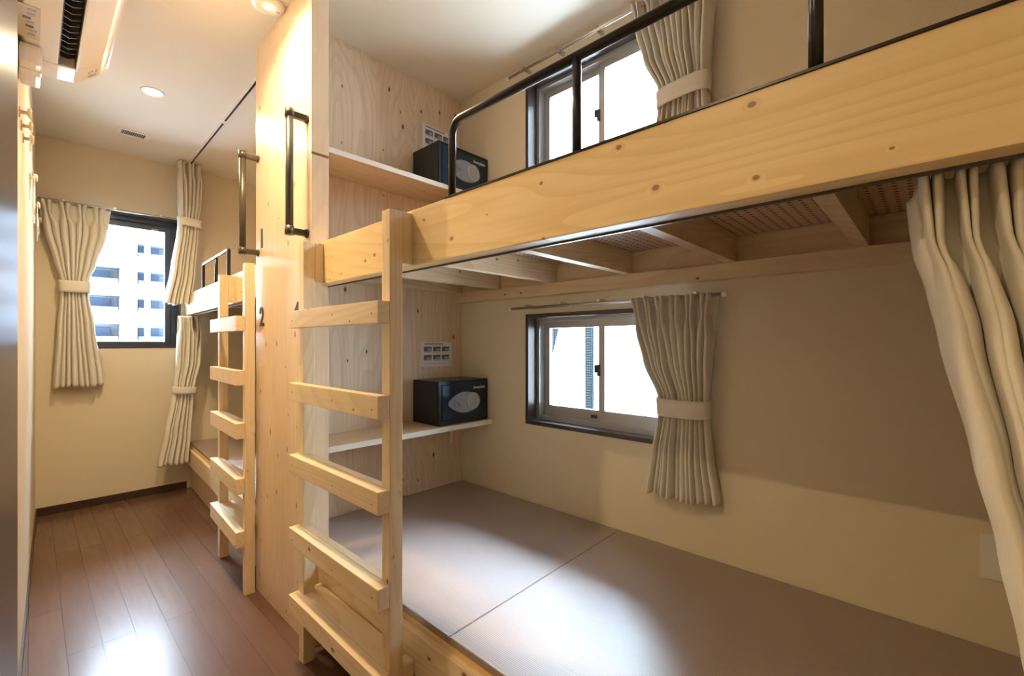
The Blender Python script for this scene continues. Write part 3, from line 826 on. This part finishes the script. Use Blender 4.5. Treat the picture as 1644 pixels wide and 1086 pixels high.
for (x0, x1, y0, y1) in ((.134, .138, 2.10, 2.115), (.142, .146, 2.10, 2.112), (.138, .143, 2.116, 2.12), (.152, .157, 2.10, 2.118), (.136, .156, 2.130, 2.138), (.136, .156, 2.141, 2.149)):
    zf = lambda x: .02+(x-.12)/.045*.04
    prism(bm, [(x0-ax, zf(x0)-.0008), (x1-ax, zf(x1)-.0008), (x1-ax, zf(x1)+.001), (x0-ax, zf(x0)+.001)], 1, y0-AY0, y1-AY0)
obj('indicator_marks', bm, PALEINK, r)
r = thing('pipe_cover', 'white rounded pipe cover below the air conditioner', 'pipe cover', (ax, 1.96, 1.93))
box('cover', WHITE, r, .001, .048, 0, .19, -.005, .052, bev=.012)
box('joint_band', WHITE, r, .001, .050, .05, .09, -.007, .0515, bev=.004)

# ------------------------------------------------------------------ hooks and hangers on the left wall
hy = [2.16, 2.29, 2.43, 2.98, 3.56, 3.98]
for i, y in enumerate(hy):
    r = thing('wall_hook', 'cream knob hook on the left wall, one of a row above the hangers', 'hook', (xl(y), y, 1.84), 0, 'knob hooks on the left wall')
    bm = bmesh.new(); tube(bm, [(0.0, 0, 0), (.003, 0, 0)], .017, 16); obj('plate', bm, HOOKM, r)
    bm = bmesh.new(); tube(bm, [(.002, 0, 0), (.012, 0, 0), (.021, 0, .001)], [.007, .006, .007], 12); obj('stem', bm, HOOKM, r)
    bm = bmesh.new(); tube(bm, [(.018, 0, .001), (.021, 0, .001), (.026, 0, .002), (.029, 0, .002)], [.009, .0165, .0165, .009], 16); obj('knob', bm, HOOKM, r)
for i, (y, sc, tilt) in enumerate(((2.43, 1., .0), (2.98, 1., .05), (3.56, .9, -.04), (3.98, .5, .1))):
    r = thing('wire_hanger', 'white wire clothes hanger hanging from a knob hook on the left wall', 'hanger', (xl(y)+.018, y, 1.850), 0, 'white wire hangers on the left wall')
    bm = bmesh.new()
    hook = [(0, .018*math.sin(t)-.0, -.012+.018*math.cos(t)) for t in [PI*.9-k*PI*1.4/10 for k in range(11)]]
    W = .2*sc
    body = [(0, .0, -.055), (0.0, -W, -.155*sc-.02), (0, -W+.006, -.168*sc-.02), (0, W-.006, -.168*sc-.02), (0, W, -.155*sc-.02), (0, 0, -.055)]
    neck = [Vector(p) for p in hook]+[Vector((0, 0, -.045)), Vector((0, 0, -.056))]
    for p in neck: pass
    tube(bm, neck, .0022, 6); tube(bm, body, .0026, 6)
    bmesh.ops.rotate(bm, verts=bm.verts, cent=(0, 0, 0), matrix=Matrix.Rotation(tilt, 3, 'X'))
    obj('wire', bm, WIRE, r)

# wall outlet plate behind the near curtain
r = thing('outlet_plate', 'white wall plate low on the long wall by the right curtain', 'wall plate', (XR, -.12, .57))
box('plate', WHITE, r, -.006, 0, -.036, .036, -.056, .054, bev=.003)
box('insert', WHITE, r, -.008, -.006, -.018, .018, -.04, .038, bev=.001)

# ------------------------------------------------------------------ camera, world
cd = bpy.data.cameras.new('camera'); cam = bpy.data.objects.new('camera', cd); col.objects.link(cam); scn.camera = cam
cd.sensor_width = 36; cd.sensor_fit = 'HORIZONTAL'; cd.lens = 723/1644*36
cd.shift_y = (551-543)/1644
cam.location = (0, 0, 1.09)
cam.rotation_euler = (PI/2, 0, -math.radians(46.9))
cd.clip_start = .01

w = bpy.data.worlds.new('world'); scn.world = w; w.use_nodes = True
nt = w.node_tree; bg = nt.nodes['Background']
bg.inputs['Color'].default_value = (.68, .84, 1.0, 1)
bg.inputs['Strength'].default_value = 24.0
# overcast blue sky, brighter high up than at the horizon
geo = nt.nodes.new('ShaderNodeTexCoord'); sp = nt.nodes.new('ShaderNodeSeparateXYZ')
nt.links.new(geo.outputs['Generated'], sp.inputs[0])
st_ = ramp(nt, sp.outputs[2], .40, .95, 15., 235.)
nt.links.new(st_, bg.inputs['Strength'])
nt.links.new(mix(nt, ramp(nt, sp.outputs[2], .3, .9), (.72, .86, 1.), (.56, .76, 1.)), bg.inputs['Color'])
scn.view_settings.view_transform = 'Standard'; scn.view_settings.look = 'None'
scn.view_settings.gamma = 1; scn.view_settings.use_curve_mapping = False
scn.view_settings.exposure = .5
